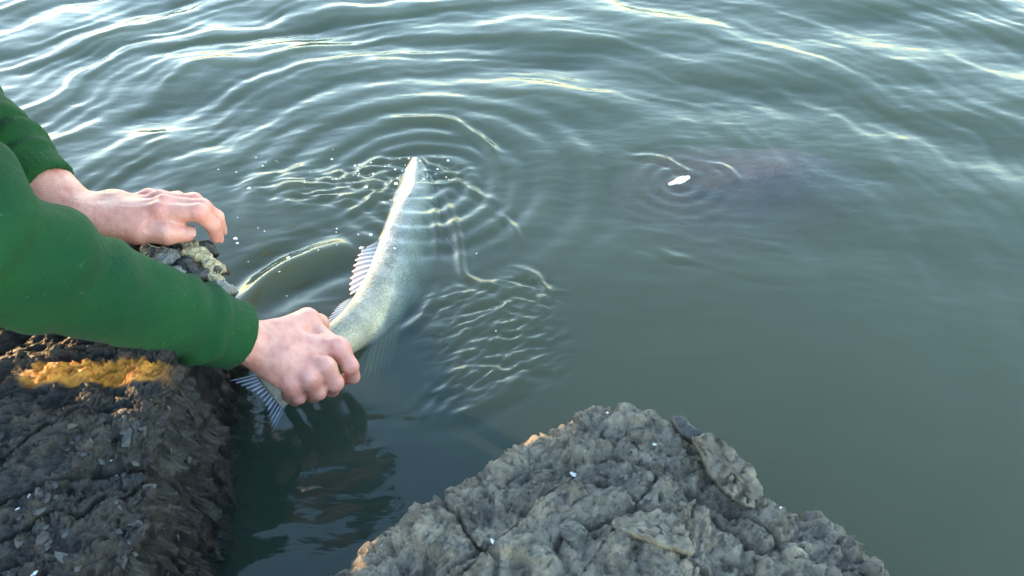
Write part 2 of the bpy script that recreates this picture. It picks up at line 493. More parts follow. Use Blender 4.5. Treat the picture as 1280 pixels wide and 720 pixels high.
    for pts, w, a in [
        ([(545, 236), (562, 262), (574, 300), (577, 345), (600, 356), (640, 362)], 0.007, 0.0030),
        ([(430, 214), (470, 198), (515, 196), (552, 208), (585, 236), (622, 252)], 0.008, 0.0032),
        ([(624, 268), (640, 282), (652, 305)], 0.006, 0.0022),
        ([(296, 384), (340, 347), (390, 325), (445, 306)], 0.022, 0.0105),
        ([(420, 245), (430, 220), (470, 205), (505, 210)], 0.007, 0.0026),
        ([(425, 275), (460, 255), (490, 232), (508, 215)], 0.007, 0.0026),
        ([(485, 322), (490, 285), (500, 245)], 0.007, 0.0022),
        ([(548, 325), (545, 285), (540, 245)], 0.006, 0.0020),
        ([(500, 418), (530, 395), (545, 365)], 0.008, 0.0022),
        ([(480, 150), (560, 152), (605, 175), (635, 215)], 0.011, 0.0040),
        ([(520, 520), (580, 520), (640, 485), (672, 440)], 0.010, 0.0018),
        ([(640, 335), (668, 345), (684, 365), (678, 385)], 0.007, 0.0024),
        ([(785, 196), (825, 198), (850, 210), (862, 224)], 0.007, 0.0024),
        ([(880, 205), (905, 210), (925, 228)], 0.007, 0.0018),
        ([(820, 310), (840, 322), (868, 326)], 0.009, 0.0012),
    ]:
        z += ridge(pts, w, a)
    fl = P(850, 228, 0)
    rf = np.hypot(qx - fl[0], qy - fl[1])
    z += 0.0012 * np.exp(-(rf / 0.09) ** 2) * np.sin(2 * np.pi * (rf + 0.01 * warp2) / 0.033)
    # light breath of wind everywhere
    z += 0.0016 * fbm(q * np.array([8, 17, 1.0]), 4, 60) * (0.5 + smoothstep(0.8, 1.6, qy))
    fade = smoothstep(6, 3, np.abs(qx)) * smoothstep(8, 4, np.abs(qy))
    Z[near] = z * fade
    p[:, 2] = Z
    global WATER
    WATER = (xs, ys, Z.reshape(len(xs), len(ys)))
    nx, ny = len(xs), len(ys)
    idx = np.arange(nx * ny).reshape(nx, ny)
    top = np.stack([idx[:-1, :-1], idx[1:, :-1], idx[1:, 1:], idx[:-1, 1:]], -1).reshape(-1, 4)
    # closed body of water: skirt and floor
    b0 = len(p); zb = -2.2
    bot = np.array([[xs[0], ys[0], zb], [xs[-1], ys[0], zb], [xs[-1], ys[-1], zb], [xs[0], ys[-1], zb]])
    verts = np.concatenate([p, bot])
    faces = [tuple(f) for f in ()]
    o = mesh_obj('water', verts, top, t.m)
    bm = bmesh.new(); bm.from_mesh(o.data); bm.verts.ensure_lookup_table()
    def side_face(loop, a, b):
        bm.faces.new([bm.verts[int(i)] for i in loop] + [bm.verts[b0 + b], bm.verts[b0 + a]])
    side_face(idx[::-1, 0], 0, 1) if False else None
    for loop, a, b in ((idx[:, 0], 0, 1), (idx[-1, :], 1, 2), (idx[::-1, -1], 2, 3), (idx[0, ::-1], 3, 0)):
        vs_ = [bm.verts[int(i)] for i in loop]
        bm.faces.new([bm.verts[b0 + a], bm.verts[b0 + b]] + vs_[::-1])
    bm.faces.new([bm.verts[b0 + 3], bm.verts[b0 + 2], bm.verts[b0 + 1], bm.verts[b0]])
    bm.to_mesh(o.data); bm.free()
    tag(o, 'murky green rippled river water', None, kind='structure')
    g = 280
    bed = mesh_obj('riverbed', [(-g, -g, -1.2), (g, -g, -1.2), (g, g, -1.2), (-g, g, -1.2)], np.array([[0, 1, 2, 3]]), M_MUD)
    tag(bed, 'muddy riverbed', None, kind='structure')
build_water()

# ------------------------------------------------------------------ rocks
def poly_dist(pts, poly):
    """signed distance to a polygon in plan, negative inside"""
    d = np.full(len(pts), 9.0); inside = np.zeros(len(pts), bool)
    n = len(poly)
    for i in range(n):
        a, b = poly[i], poly[(i + 1) % n]
        ab = b - a
        t_ = np.clip(((pts - a) @ ab) / (ab @ ab), 0, 1)
        d = np.minimum(d, np.hypot(*(pts - a - t_[:, None] * ab).T))
        c = ((a[1] > pts[:, 1]) != (b[1] > pts[:, 1])) & (pts[:, 0] < (b[0] - a[0]) * (pts[:, 1] - a[1]) / (b[1] - a[1] + 1e-12) + a[0])
        inside ^= c
    return np.where(inside, -d, d)
def axis2(lo, hi, flo, fhi, step, coarse):
    a = list(np.arange(flo, fhi, step))
    s = step
    l = [a[0]]
    while l[-1] > lo: s = min(s * 1.15, coarse); l.append(l[-1] - s)
    s = step; h = [a[-1]]
    while h[-1] < hi: s = min(s * 1.15, coarse); h.append(h[-1] + s)
    return np.array(l[1:][::-1] + a + h[1:])
def flaky(p, size, seed, rot, amp, tilt):
    """overlapping flakes: every cell is a tilted plate at its own level"""
    rv = rot + 0.9 * perlin(p * 7, seed + 50)
    c, s = np.cos(rv), np.sin(rv)
    w = 0.5 * size * np.stack([perlin(p / size * 0.9, seed), perlin(p / size * 0.9 + 7, seed + 1), perlin(p / size * 0.9 + 13, seed + 2)], 1)
    p = p + w
    q = np.stack([(p[:, 0] * math.cos(rot) + p[:, 1] * math.sin(rot)) * 0.55, (-p[:, 0] * math.sin(rot) + p[:, 1] * math.cos(rot)), p[:, 2] * 0.9], 1) / size
    f1, f2, h, v = worley(q, seed)
    r0 = (h & 255) / 255.0; r1 = ((h >> 8) & 255) / 127.5 - 1; r2 = ((h >> 16) & 255) / 127.5 - 1
    plate = amp * (r0 - 0.5) + tilt * size * (c * 1.2 * v[:, 1] + s * 0.8 * v[:, 0] + 0.7 * r1 * v[:, 0] + 0.7 * r2 * v[:, 1])
    crack = -amp * 0.7 * smoothstep(0.08, 0.0, f2 - f1) * (r0 > 0.6)
    return plate + crack, r0
def rock(name, poly, ztop, xs, ys, mat, flare, foot, seed, size, amp, strike=0.6):
    X, Y = np.meshgrid(xs, ys, indexing='ij')
    pts = np.stack([X.ravel(), Y.ravel()], 1)
    d = poly_dist(pts, np.array(poly))
    p3 = np.concatenate([pts, np.zeros((len(pts), 1))], 1)
    d = d + 0.016 * fbm(p3 * 14, 3, seed) + 0.006 * fbm(p3 * 45, 2, seed + 5)
    zt = ztop(pts[:, 0], pts[:, 1]) + 0.010 * fbm(p3 * 9, 3, seed + 1)
    tt = np.clip(d, -0.03, None) + 0.03
    fall = np.where(tt < 0.03, tt ** 2 / 0.06 * 0.8, 0.012 + (tt - 0.03) / flare)
    z = np.maximum(zt - fall, foot)
    p = np.stack([pts[:, 0], pts[:, 1], z], 1)
    nx, ny = len(xs), len(ys)
    G = p.reshape(nx, ny, 3)
    tx = np.gradient(G, axis=0); ty = np.gradient(G, axis=1)
    N = np.cross(tx, ty); N /= np.linalg.norm(N, axis=2, keepdims=True)
    N = N.reshape(-1, 3)
    h0, c0 = flaky(p, size * 2.6, seed + 40, 0.8, amp * 1.2, 0.12)
    h1, c1 = flaky(p, size, seed + 10, 0.6, amp, 0.26)
    h2, c2 = flaky(p, size * 0.42, seed + 20, 0.9, amp * 0.6, 0.40)
    busy = smoothstep(-0.25, 0.25, fbm(p * 11, 2, seed + 60))
    # flaking plates: terraces with crisp broken edges
    te = 5.0 * fbm(p * np.array([17, 17, 22]) + 0.15 * perlin(p * 60, seed + 66)[:, None], 4, seed + 61, 0.55)
    fl_ = np.floor(te); fr_ = te - fl_
    terr = 0.0042 * (fl_ + smoothstep(0.80, 1.0, fr_) - 0.25 * fr_)
    te2 = 4.0 * fbm(p * 48, 3, seed + 64, 0.55); f2_ = np.floor(te2)
    terr2 = 0.0016 * (f2_ + smoothstep(0.75, 1.0, te2 - f2_))
    # grain of the stone, drawn out along one direction
    cr_, sr_ = math.cos(strike), math.sin(strike)
    al = p[:, 0] * cr_ + p[:, 1] * sr_; ac = -p[:, 0] * sr_ + p[:, 1] * cr_
    st = np.stack([al * 26, ac * 85, p[:, 2] * 60], 1)
    grain = -0.0058 * (0.3 - np.minimum(np.abs(fbm(st, 2, seed + 62)), 0.3)) * (0.4 + 0.8 * busy)
    # long cracks
    lc = np.abs(perlin(np.stack([al * 5, ac * 13, p[:, 2] * 8], 1) + 0.25 * perlin(p * 30, seed + 69)[:, None], seed + 63))
    crack = -0.011 * smoothstep(0.035, 0.0, lc)
    grit = 0.0016 * fbm(p * 230, 3, seed + 30, 0.6)
    disp = 0.7 * h0 + 0.30 * h1 * busy + 0.45 * h2 * busy + terr + terr2 + grain + crack + grit
    disp = disp - disp.mean()
    keep = smoothstep(foot + 0.01, foot + 0.05, z)
    p = p + N * (disp * keep)[:, None]
    idx = np.arange(nx * ny).reshape(nx, ny)
    f = np.stack([idx[:-1, :-1], idx[1:, :-1], idx[1:, 1:], idx[:-1, 1:]], -1).reshape(-1, 4)
    used = (z.reshape(-1)[f] > foot + 1e-4).any(1)
    f = f[used]
    u = np.unique(f); mp = np.zeros(nx * ny, np.int64); mp[u] = np.arange(len(u))
    o = mesh_obj(name, p[u], mp[f], mat)
    vattr(o, 'cell', (0.6 * c1 + 0.4 * c2)[u])
    return o, (p, N, xs, ys)
def surf_at(info, x, y):
    p, N, xs, ys = info
    i = np.clip(np.searchsorted(xs, x), 0, len(xs) - 1); j = np.clip(np.searchsorted(ys, y), 0, len(ys) - 1)
    k = i * len(ys) + j
    return p[k], N[k]

# the grey rock standing out of the water
pk = [P(452, 716, .150), P(520, 662, .155), P(610, 600, .170), P(690, 545, .185), P(745, 512, .195), P(815, 512, .195),
      P(872, 545, .190), P(925, 580, .180), P(955, 622, .165), P(1010, 655, .145), P(1085, 712, .125)]
poly_c = [tuple(q[:2]) for q in pk] + [(0.40, 0.30), (0.30, 0.10), (-0.10, 0.08), (-0.22, 0.30)]
def ztop_c(x, y):
    peak = pk[5]
    return 0.198 - 0.10 * np.maximum(0, x - 0.13) ** 1.0 * 1.6 - 0.10 * np.maximum(0, 0.05 - x) * 1.2 - 0.03 * np.maximum(0, 0.55 - y)
rock_c, info_c = rock('rock', poly_c, ztop_c, axis2(-0.45, 0.65, -0.20, 0.42, 0.0019, 0.02), axis2(-0.12, 0.80, 0.33, 0.66, 0.0019, 0.02), M_ROCK, 0.55, -0.45, 100, 0.028, 0.0085, 2.35)
tag(rock_c, 'rough grey pointed rock crusted with flaky shell rising out of the water', 'rock')
# the dark ledge the person kneels on
poly_l = [(-0.425, 0.875), (-0.408, 0.83), (-0.405, 0.76), (-0.390, 0.68), (-0.372, 0.60), (-0.362, 0.50), (-0.352, 0.40), (-0.34, 0.25), (-0.34, -0.25), (-2.3, -0.4), (-2.4, 1.35), (-1.05, 1.3), (-0.78, 0.97), (-0.55, 0.905), (-0.47, 0.895)]
def ztop_l(x, y):
    return 0.198 + 0.010 * np.sin(x * 5 + 1) * np.sin(y * 6) - 0.012 * smoothstep(-0.46, -0.37, x)
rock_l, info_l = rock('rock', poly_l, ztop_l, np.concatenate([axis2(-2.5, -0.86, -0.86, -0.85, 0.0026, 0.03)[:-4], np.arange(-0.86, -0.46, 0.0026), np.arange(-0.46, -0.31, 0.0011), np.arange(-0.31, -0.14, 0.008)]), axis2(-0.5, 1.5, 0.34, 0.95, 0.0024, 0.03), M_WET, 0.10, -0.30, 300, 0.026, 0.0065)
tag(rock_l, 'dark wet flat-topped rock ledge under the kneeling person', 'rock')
pl_ = np.empty(len(rock_l.data.vertices) * 3, np.float32); rock_l.data.vertices.foreach_get('co', pl_); pl_ = pl_.reshape(-1, 3).astype(float)
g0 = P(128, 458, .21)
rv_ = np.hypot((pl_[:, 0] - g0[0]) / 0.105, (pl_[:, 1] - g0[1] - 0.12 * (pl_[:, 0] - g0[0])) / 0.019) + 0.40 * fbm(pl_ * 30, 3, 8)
vattr(rock_l, 'painted_sun', smoothstep(1.05, 0.8, rv_) * smoothstep(0.165, 0.185, pl_[:, 2]) * smoothstep(-0.375, -0.405, pl_[:, 0]))          # mask for the low sun patch painted into the ledge colour
# loose plates and shells stuck on the rocks
def plate(name, outline, thick, mat, parent, seed, dome=0.0, relief=0.004):
    """a broken plate from a 3-D outline ring: ragged edge, flaky face, real thickness"""
    o3 = np.array(outline)
    n = len(o3); cen = o3.mean(0)
    nrm = np.zeros(3)
    for i in range(n): nrm += np.cross(o3[i] - cen, o3[(i + 1) % n] - cen)
    nrm /= np.linalg.norm(nrm)
    if nrm[2] < 0: nrm = -nrm; o3 = o3[::-1]
    per = 9
    dense = np.array([o3[i] + (o3[(i + 1) % n] - o3[i]) * k / per for i in range(n) for k in range(per)])
    m = len(dense)
    size = np.linalg.norm(dense - cen, axis=1).mean()
    for _ in range(2):
        dense = 0.5 * dense + 0.25 * np.roll(dense, 1, 0) + 0.25 * np.roll(dense, -1, 0)
    jit = 1 + 0.22 * perlin(dense * 70, seed) + 0.14 * perlin(dense * 220, seed + 1)
    dense = cen + (dense - cen) * jit[:, None]
    V, F = [], []
    for rr in (1.0, 0.985, 0.94, 0.86, 0.76, 0.66, 0.55, 0.44, 0.33, 0.22, 0.11):
        q = cen + (dense - cen) * rr
        fl, _c = flaky(q, max(0.006, size * 0.28), seed, 0.7, relief, 0.22)
        lift = thick * (0.35 if rr == 1.0 else 1.0) + dome * (1 - rr ** 2) + (fl + 0.5 * relief * fbm(q * 130, 3, seed + 5)) * (0.4 if rr == 1.0 else 1.0)
        V.append(q + nrm * lift[:, None])
    V = [cen + (dense - cen) * 0.96 - nrm * thick * 1.2] + V
    for k in range(len(V) - 1):
        for i in range(m):
            j = (i + 1) % m
            F.append((k * m + i, k * m + j, (k + 1) * m + j, (k + 1) * m + i))
    allv = np.concatenate(V)
    F.append(tuple(range((len(V) - 1) * m, len(V) * m)))
    F.append(tuple(range(m - 1, -1, -1)))
    o = mesh_obj(name, allv, F, mat, parent)
    vattr(o, 'cell', np.full(len(allv), 0.7))
    return o
plate('rock_slab', [P(866, 550, .197), P(886, 543, .201), P(914, 560, .199), P(940, 590, .190), P(957, 626, .177), P(946, 644, .172), P(915, 624, .177), P(884, 592, .185)], 0.010, M_ROCK, rock_c, 3, 0.002, 0.009)
plate('shell_plate', [P(758, 657, .196), P(800, 640, .201), P(838, 642, .203), P(862, 668, .206), P(866, 690, .204), P(842, 688, .206), P(800, 672, .204)], 0.0035, M_ROCK, rock_c, 5, 0.002, 0.006)
plate('rock_slab', [P(836, 519, .193), P(856, 524, .192), P(878, 546, .190), P(868, 554, .188), P(848, 542, .190)], 0.005, M_DSHELL, rock_c, 8, 0.002)
plate('shell_plate', [P(690, 660, .186), P(716, 648, .190), P(738, 668, .190), P(712, 684, .188)], 0.003, M_ROCK, rock_c, 11, 0.002)
plate('shell_plate', [P(985, 655, .158), P(1020, 655, .150), P(1062, 690, .136), P(1040, 700, .138), P(1000, 684, .150)], 0.005, M_ROCK, rock_c, 13, 0.003)
# oysters on the end of the ledge, under the far hand
def oyster(px, py, z, ln, wd, ang, tilt, mat, seed):
    c0 = P(px, py, z)
    pts = []
    for k in range(14):
        a = 2 * math.pi * k / 14
        rr = 1 + 0.16 * math.sin(3 * a + seed) + random.uniform(-.10, .10)
        u_, v_ = ln * rr * math.cos(a) * (1.0 if math.cos(a) > 0 else 0.8), wd * rr * math.sin(a)
        w_ = -tilt * u_ + 0.15 * v_
        pts.append(c0 + np.array([u_ * math.cos(ang) - v_ * math.sin(ang), u_ * math.sin(ang) + v_ * math.cos(ang), w_]))
    return plate('oyster_shell', pts, 0.004, mat, rock_l, seed, 0.006, 0.003)
for k, a in enumerate([
    (246, 318, .213, .018, .013, 0.6, .6, M_OYSTER), (262, 330, .203, .016, .011, -0.3, .9, M_OYSTER), (232, 330, .210, .020, .012, -0.9, .3, M_DSHELL),
    (210, 322, .216, .022, .013, 0.2, .2, M_SHELL), (252, 345, .198, .016, .010, 0.9, .8, M_DSHELL), (268, 352, .190, .015, .009, -0.6, .9, M_OYSTER),
    (276, 338, .190, .013, .008, 1.4, .9, M_DSHELL), (190, 318, .214, .020, .014, -0.2, .1, M_SHELL), (280, 362, .184, .012, .008, 0.3, 1., M_SHELL),
    (238, 308, .214, .013, .010, 2.1, .4, M_OYSTER), (222, 344, .206, .017, .011, 0.4, .3, M_SHELL), (258, 310, .207, .012, .008, 0.1, .8, M_DSHELL)]):
    oyster(*a, 30 + k)
# broken shell and barnacles scattered over both rocks (too small to pick apart)
def crust(name, info, parent, mat, n, box, size, seed, zmin):
    rg = np.random.default_rng(seed)
    V, F = [], []
    while len(F) < n * 9:
        x, y = rg.uniform(box[0], box[1]), rg.uniform(box[2], box[3])
        q, nn = surf_at(info, x, y)
        if q[2] < zmin or (parent is rock_l and math.hypot((x - g0[0]) / .12, (y - g0[1]) / .045) < 1): continue
        s = size * rg.uniform(0.35, 1.0) ** 1.5
        a = rg.uniform(0, 6.28)
        t1 = np.cross(nn, [math.cos(a), math.sin(a), 0.2]); t1 /= np.linalg.norm(t1); t2 = np.cross(nn, t1)
        b = len(V)
        m = 8
        tl = rg.uniform(-0.5, 0.5)
        for k in range(m):
            th = 2 * math.pi * k / m; r_ = s * rg.uniform(0.7, 1.15)
            V.append(q + t1 * r_ * math.cos(th) * 1.3 + t2 * r_ * math.sin(th) * 0.75 + nn * (tl * r_ * math.cos(th) + 0.0004))
        V.append(q + nn * s * rg.uniform(0.18, 0.4))
        for k in range(m): F.append((b + k, b + (k + 1) % m, b + m))
        F.append(tuple(b + k for k in range(m - 1, -1, -1)))
    o = mesh_obj(name, V, F, mat, parent, smooth=False)
    vattr(o, 'cell', np.full(len(V), 0.45))
    tag(o, kind='stuff')
crust('shell_crust', info_c, rock_c, M_ROCK, 380, (-0.2, 0.42, 0.34, 0.66), 0.0050, 1, 0.02)
crust('barnacle_crust', info_c, rock_c, M_BARN, 7, (-0.15, 0.35, 0.36, 0.6), 0.0038, 2, 0.1)
crust('shell_crust', info_l, rock_l, M_DSHELL, 220, (-0.85, -0.34, 0.34, 0.9), 0.0075, 4, 0.01)
crust('stone_crust', info_l, rock_l, M_STONE, 110, (-0.46, -0.34, 0.34, 0.9), 0.0065, 5, 0.01)
crust('barnacle_crust', info_l, rock_l, M_BARN, 12, (-0.48, -0.35, 0.36, 0.85), 0.0036, 6, 0.05)

# ------------------------------------------------------------------ submerged dark rock and the white float
def sub_sdf(p):
    a = ell(p, P(890, 250, -0.064) , (0.195, 0.165, 0.056))
    b = ell(p, P(985, 238, -0.064), (0.17, 0.10, 0.055))
    return smin(a, b, 0.05) + 0.012 * perlin(p * 14, 77)
c0 = P(925, 245, -0.07)
v, f = surface_nets(sub_sdf, c0 - np.array([.44, .30, .14]), c0 + np.array([.44, .30, .14]), 0.012)
so = mesh_obj('submerged_rock', v, f, M_SUNK)
tag(so, 'dark rock lying just under the murky surface beside the white float', 'rock')
def float_sdf(p):
    c = P(849, 226, 0.002)
    ax = np.array([0.017, 0.006, 0.003])
    return smin(seg(p, c - ax, c + ax * 0.4, 0.003, 0.0055), seg(p, c, c + ax, 0.006, 0.0035), 0.004)
c0 = P(849, 226, 0.0)
v, f = surface_nets(float_sdf, c0 - .04, c0 + .04, 0.0012)
fo = mesh_obj('float', v, f, M_FLOAT)
tag(fo, 'small white elongated float at the surface over the dark patch', 'float')

# ------------------------------------------------------------------ fish
def build_fish():
    ctrl = [P(336, 490, .016), P(362, 470, .028), P(392, 449, .036), P(425, 424, .024), P(463, 396, -.010), P(494, 352, -.043), P(512, 305, -.058), P(519, 262, -.053), P(521, 228, -.035), P(520, 200, -.012)]
    ctrl = np.array(ctrl)
    L = np.concatenate([[0], np.cumsum(np.linalg.norm(np.diff(ctrl, axis=0), axis=1))]); L /= L[-1]
    ns = 240
    s = np.linspace(0, 1, ns)
    # smooth (Catmull-like) centre line
    cl = np.stack([np.interp(s, L, ctrl[:, i]) for i in range(3)], 1)
    for _ in range(160):
        cl[1:-1] = 0.25 * cl[:-2] + 0.5 * cl[1:-1] + 0.25 * cl[2:]
    tan = np.gradient(cl, axis=0); tan /= np.linalg.norm(tan, axis=1, keepdims=True)
    # half depth (back-belly) and half width
    hd = np.interp(s, [0, .08, .2, .35, .5, .62, .74, .84, .92, .97, 1], [.030, .026, .027, .040, .053, .060, .060, .051, .037, .024, .012])
    hw = np.interp(s, [0, .08, .2, .35, .5, .62, .74, .84, .92, .97, 1], [.006, .012, .017, .027, .036, .041, .043, .041, .031, .021, .010])
    for _ in range(28):
        hd[1:-1] = 0.25 * hd[:-2] + 0.5 * hd[1:-1] + 0.25 * hd[2:]
        hw[1:-1] = 0.25 * hw[:-2] + 0.5 * hw[1:-1] + 0.25 * hw[2:]
    roll = np.interp(s, [0, .3, .6, .85, 1], [R(38), R(40), R(34), R(16), R(8)])       # the back leans to the fish's left
    up0 = np.array([0, 0, 1.0])
    side = np.cross(tan, up0); side /= np.linalg.norm(side, axis=1, keepdims=True)      # to the fish's right
    upv = np.cross(side, tan)
    D = upv * np.cos(roll)[:, None] - side * np.sin(roll)[:, None]     # towards the back
    S = side * np.cos(roll)[:, None] + upv * np.sin(roll)[:, None]     # towards the right flank
    m = 96
    V = np.zeros((ns, m, 3)); A = np.zeros((ns, m)); LS = np.zeros((ns, m))
    for k in range(m):
        th = 2 * math.pi * k / m
        c, sn = math.cos(th), math.sin(th)
        ex = 0.88
        dd = math.copysign(abs(c) ** ex, c); ss = math.copysign(abs(sn) ** 1.08, sn)
        # narrow back, fuller belly
        wv = 1.0 - 0.10 * c
        V[:, k] = cl + D * (hd * dd)[:, None] + S * (hw * ss * wv)[:, None]
        A[:, k] = c; LS[:, k] = s
    # gill cover, jaw hinge and the hollow before the eye
    th_all = np.linspace(0, 2 * np.pi, m, endpoint=False)
    for k in range(m):
        c = math.cos(th_all[k])
        edge = 0.795 + 0.030 * (1 - c * c) - 0.03 * max(0, -c)
        bulge = 0.055 * smoothstep(edge - 0.006, edge + 0.004, s) * smoothstep(0.93, 0.84, s) * (abs(c) < 0.93)
        hollow = -0.07 * np.exp(-((s - 0.945) / 0.018) ** 2) * max(0, 1 - abs(c - 0.3) * 1.6)
        brow = 0.07 * np.exp(-((s - 0.925) / 0.016) ** 2) * np.exp(-((c - 0.62) / 0.2) ** 2)
        rad = V[:, k] - cl
        V[:, k] = cl + rad * (1 + bulge + hollow + brow)[:, None]
    cc = np.cos(th_all)[None, :] * np.ones((ns, 1)); s2 = s[:, None] * np.ones((1, m))
    edge = 0.795 + 0.030 * (1 - cc ** 2) - 0.03 * np.maximum(0, -cc)
    MK = np.exp(-((s2 - edge + 0.002) / 0.005) ** 2) * (np.abs(cc) < 0.94) * 0.8
    MK = np.maximum(MK, 0.75 * np.exp(-((s2 - 0.873 - 0.02 * cc) / 0.004) ** 2) * (np.abs(cc + 0.1) < 0.5))
    MK = np.maximum(MK, 0.9 * np.exp(-((cc + 0.22 - 2.0 * (s2 - 0.99)) / 0.07) ** 2) * (s2 > 0.925))          # mouth
    MK = np.maximum(MK, 0.55 * np.exp(-((np.abs(cc - 0.78) - 0.02) / 0.06) ** 2) * smoothstep(.83, .90, s2))      # head stripes
    PALE = np.exp(-((cc - 1.0) / 0.05) ** 2) * smoothstep(.66, .80, s2) * 0.8
    V = V.reshape(-1, 3)
    idx = np.arange(ns * m).reshape(ns, m)
    f = np.stack([idx[:-1], np.roll(idx[:-1], -1, 1), np.roll(idx[1:], -1, 1), idx[1:]], -1).reshape(-1, 4)
    root = empty('fish', tuple(cl[ns // 2]))
    bpy.context.view_layer.update()
    tag(root, 'silvery grey fish with spiny dorsal fin held by the tail at the surface', 'fish')
    t = NT('fish_skin')
    dv = t.attr('dv'); ls = t.attr('ls'); th_ = t.attr('th')
    base = t.ramp(dv, [(0.0, (0.40, 0.36, 0.25)), (0.35, (0.33, 0.295, 0.20)), (0.62, (0.225, 0.205, 0.138)), (0.86, (0.115, 0.106, 0.068)), (0.97, (0.20, 0.18, 0.12)), (1.0, (0.38, 0.345, 0.25))])
    # staggered scale rows
    u = t.math('MULTIPLY', ls, 95.0); vv = t.math('MULTIPLY', th_, 44.0)
    cmb = t.n('ShaderNodeCombineXYZ'); t.l(u, cmb.inputs[0]); t.l(vv, cmb.inputs[1])
    vo = t.n('ShaderNodeTexVoronoi'); vo.inputs['Scale'].default_value = 1.0; vo.inputs['Randomness'].default_value = 0.6
    t.l(cmb.outputs[0], vo.inputs['Vector'])
    sc = t.ramp(vo.outputs['Distance'], [(0.25, (1.25, 1.25, 1.22)), (0.62, (0.55, 0.56, 0.54))])
    headm = t.ramp(ls, [(0.78, (1, 1, 1)), (0.82, (0, 0, 0))])
    base2 = t.mix(t.math('MULTIPLY', headm, 0.75), base, t.mix(1.0, base, sc, 'MULTIPLY'))
    stripes = t.n('ShaderNodeTexWave', wave_type='BANDS', bands_direction='X'); stripes.inputs['Scale'].default_value = 3.2; stripes.inputs['Distortion'].default_value = 3.0; stripes.inputs['Detail'].default_value = 2
    cm2 = t.n('ShaderNodeCombineXYZ'); t.l(ls, cm2.inputs[0]); t.l(dv, cm2.inputs[1]); t.l(cm2.outputs[0], stripes.inputs['Vector'])
    base3 = t.mix(t.math('MULTIPLY', stripes.outputs['Fac'], 0.45), base2, (0.07, 0.075, 0.06))
    blot = t.ramp(t.noise(30, 4, 0.6), [(0.45, (0, 0, 0)), (0.7, (1, 1, 1))])
    base4 = t.mix(t.math('MULTIPLY', blot, 0.5), base3, (0.36, 0.315, 0.26))
    base5 = t.mix(t.attr('pale'), base4, (0.46, 0.44, 0.37))
    base6 = t.mix(t.attr('mark'), base5, (0.035, 0.035, 0.030))
    t.l(base6, t.bsdf.inputs['Base Color'])
    t.set(Roughness=0.33, Metallic=0.1, Specular_IOR_Level=0.5, Coat_Weight=0.15, Coat_Roughness=0.12)
    t.bump(vo.outputs['Distance'], 0.0016, 0.6)
    body = mesh_obj('body', V, f, t.m, root)
    vattr(body, 'dv', (A.ravel() + 1) / 2); vattr(body, 'ls', LS.ravel())
    vattr(body, 'mark', np.clip(MK, 0, 1).ravel()); vattr(body, 'pale', PALE.ravel())
    vattr(body, 'th', np.tile(np.abs(np.linspace(-1, 1, m)), ns))
    # caps
    bm = bmesh.new(); bm.from_mesh(body.data); bm.verts.ensure_lookup_table()
    bm.faces.new([bm.verts[i] for i in idx[0][::-1]]); bm.faces.new([bm.verts[i] for i in idx[-1]])
    bmesh.ops.recalc_face_normals(bm, faces=bm.faces)
    bm.to_mesh(body.data); bm.free()
    tf = NT('fish_fin'); 
    ra = tf.attr('ray')
    tf.l(tf.ramp(ra, [(0.0, (0.20, 0.155, 0.145)), (0.55, (0.27, 0.21, 0.195)), (1.0, (0.55, 0.50, 0.46))]), tf.bsdf.inputs['Base Color'])
    tf.set(Roughness=0.35, Subsurface_Weight=0.2, Subsurface_Radius=(0.004, 0.003, 0.003), Subsurface_Scale=0.4)
    tb = NT('fish_tail_fin')
    tb.l(tb.ramp(tb.attr('ray'), [(0.0, (0.05, 0.06, 0.09)), (0.5, (0.16, 0.19, 0.27)), (1.0, (0.70, 0.74, 0.82))]), tb.bsdf.inputs['Base Color'])
    tb.set(Roughness=0.3)
    ty = NT('fish_belly_fin')
    ty.l(ty.ramp(ty.attr('ray'), [(0.0, (0.16, 0.13, 0.06)), (1.0, (0.34, 0.28, 0.14))]), ty.bsdf.inputs['Base Color'])
    ty.set(Roughness=0.4)
    def fin(name, roots, tips, rays, mat, thick=0.0011, per=6, spine=False):
        """membrane with raised rays between a root curve and a tip curve"""
        roots = np.array(roots); tips = np.array(tips)
        n = rays * per + 1
        tt = np.linspace(0, 1, n)
        ri = np.stack([np.interp(tt, np.linspace(0, 1, len(roots)), roots[:, i]) for i in range(3)], 1)
        ti = np.stack([np.interp(tt, np.linspace(0, 1, len(tips)), tips[:, i]) for i in range(3)], 1)
        ph = np.abs(((np.arange(n) / per) % 1) - 0.5) * 2       # 1 on a ray
        rows = 9
        VV, RA = [], []
        dirn = np.cross(ri[-1] - ri[0], ti.mean(0) - ri.mean(0)); dirn /= np.linalg.norm(dirn)
        for sgn in (1, -1):
            for k in range(rows):
                w = k / (rows - 1)
                q = ri + (ti - ri) * w * (1 - 0.16 * (1 - ph) * w)[:, None]
                th = thick * (0.35 + 1.1 * ph ** 2) * (1 - 0.75 * w)
                q = q + dirn * (sgn * th + 0.002 * np.sin(3 * w + np.arange(n) * 0.1))[:, None]
                VV.append(q); RA.append(ph ** 2)
        FF = []
        for sgn in (0, 1):
            o0 = sgn * rows * n
            for k in range(rows - 1):
                for i in range(n - 1):
                    a = o0 + k * n + i
                    q = (a, a + 1, a + n + 1, a + n)
                    FF.append(q if sgn == 0 else q[::-1])
        for i in range(n - 1):      # tip edge
            a = (rows - 1) * n + i; b = rows * n + (rows - 1) * n + i
            FF.append((a, a + 1, b + 1, b))
        o = mesh_obj(name, np.concatenate(VV), FF, mat, root)
        vattr(o, 'ray', np.concatenate(RA))
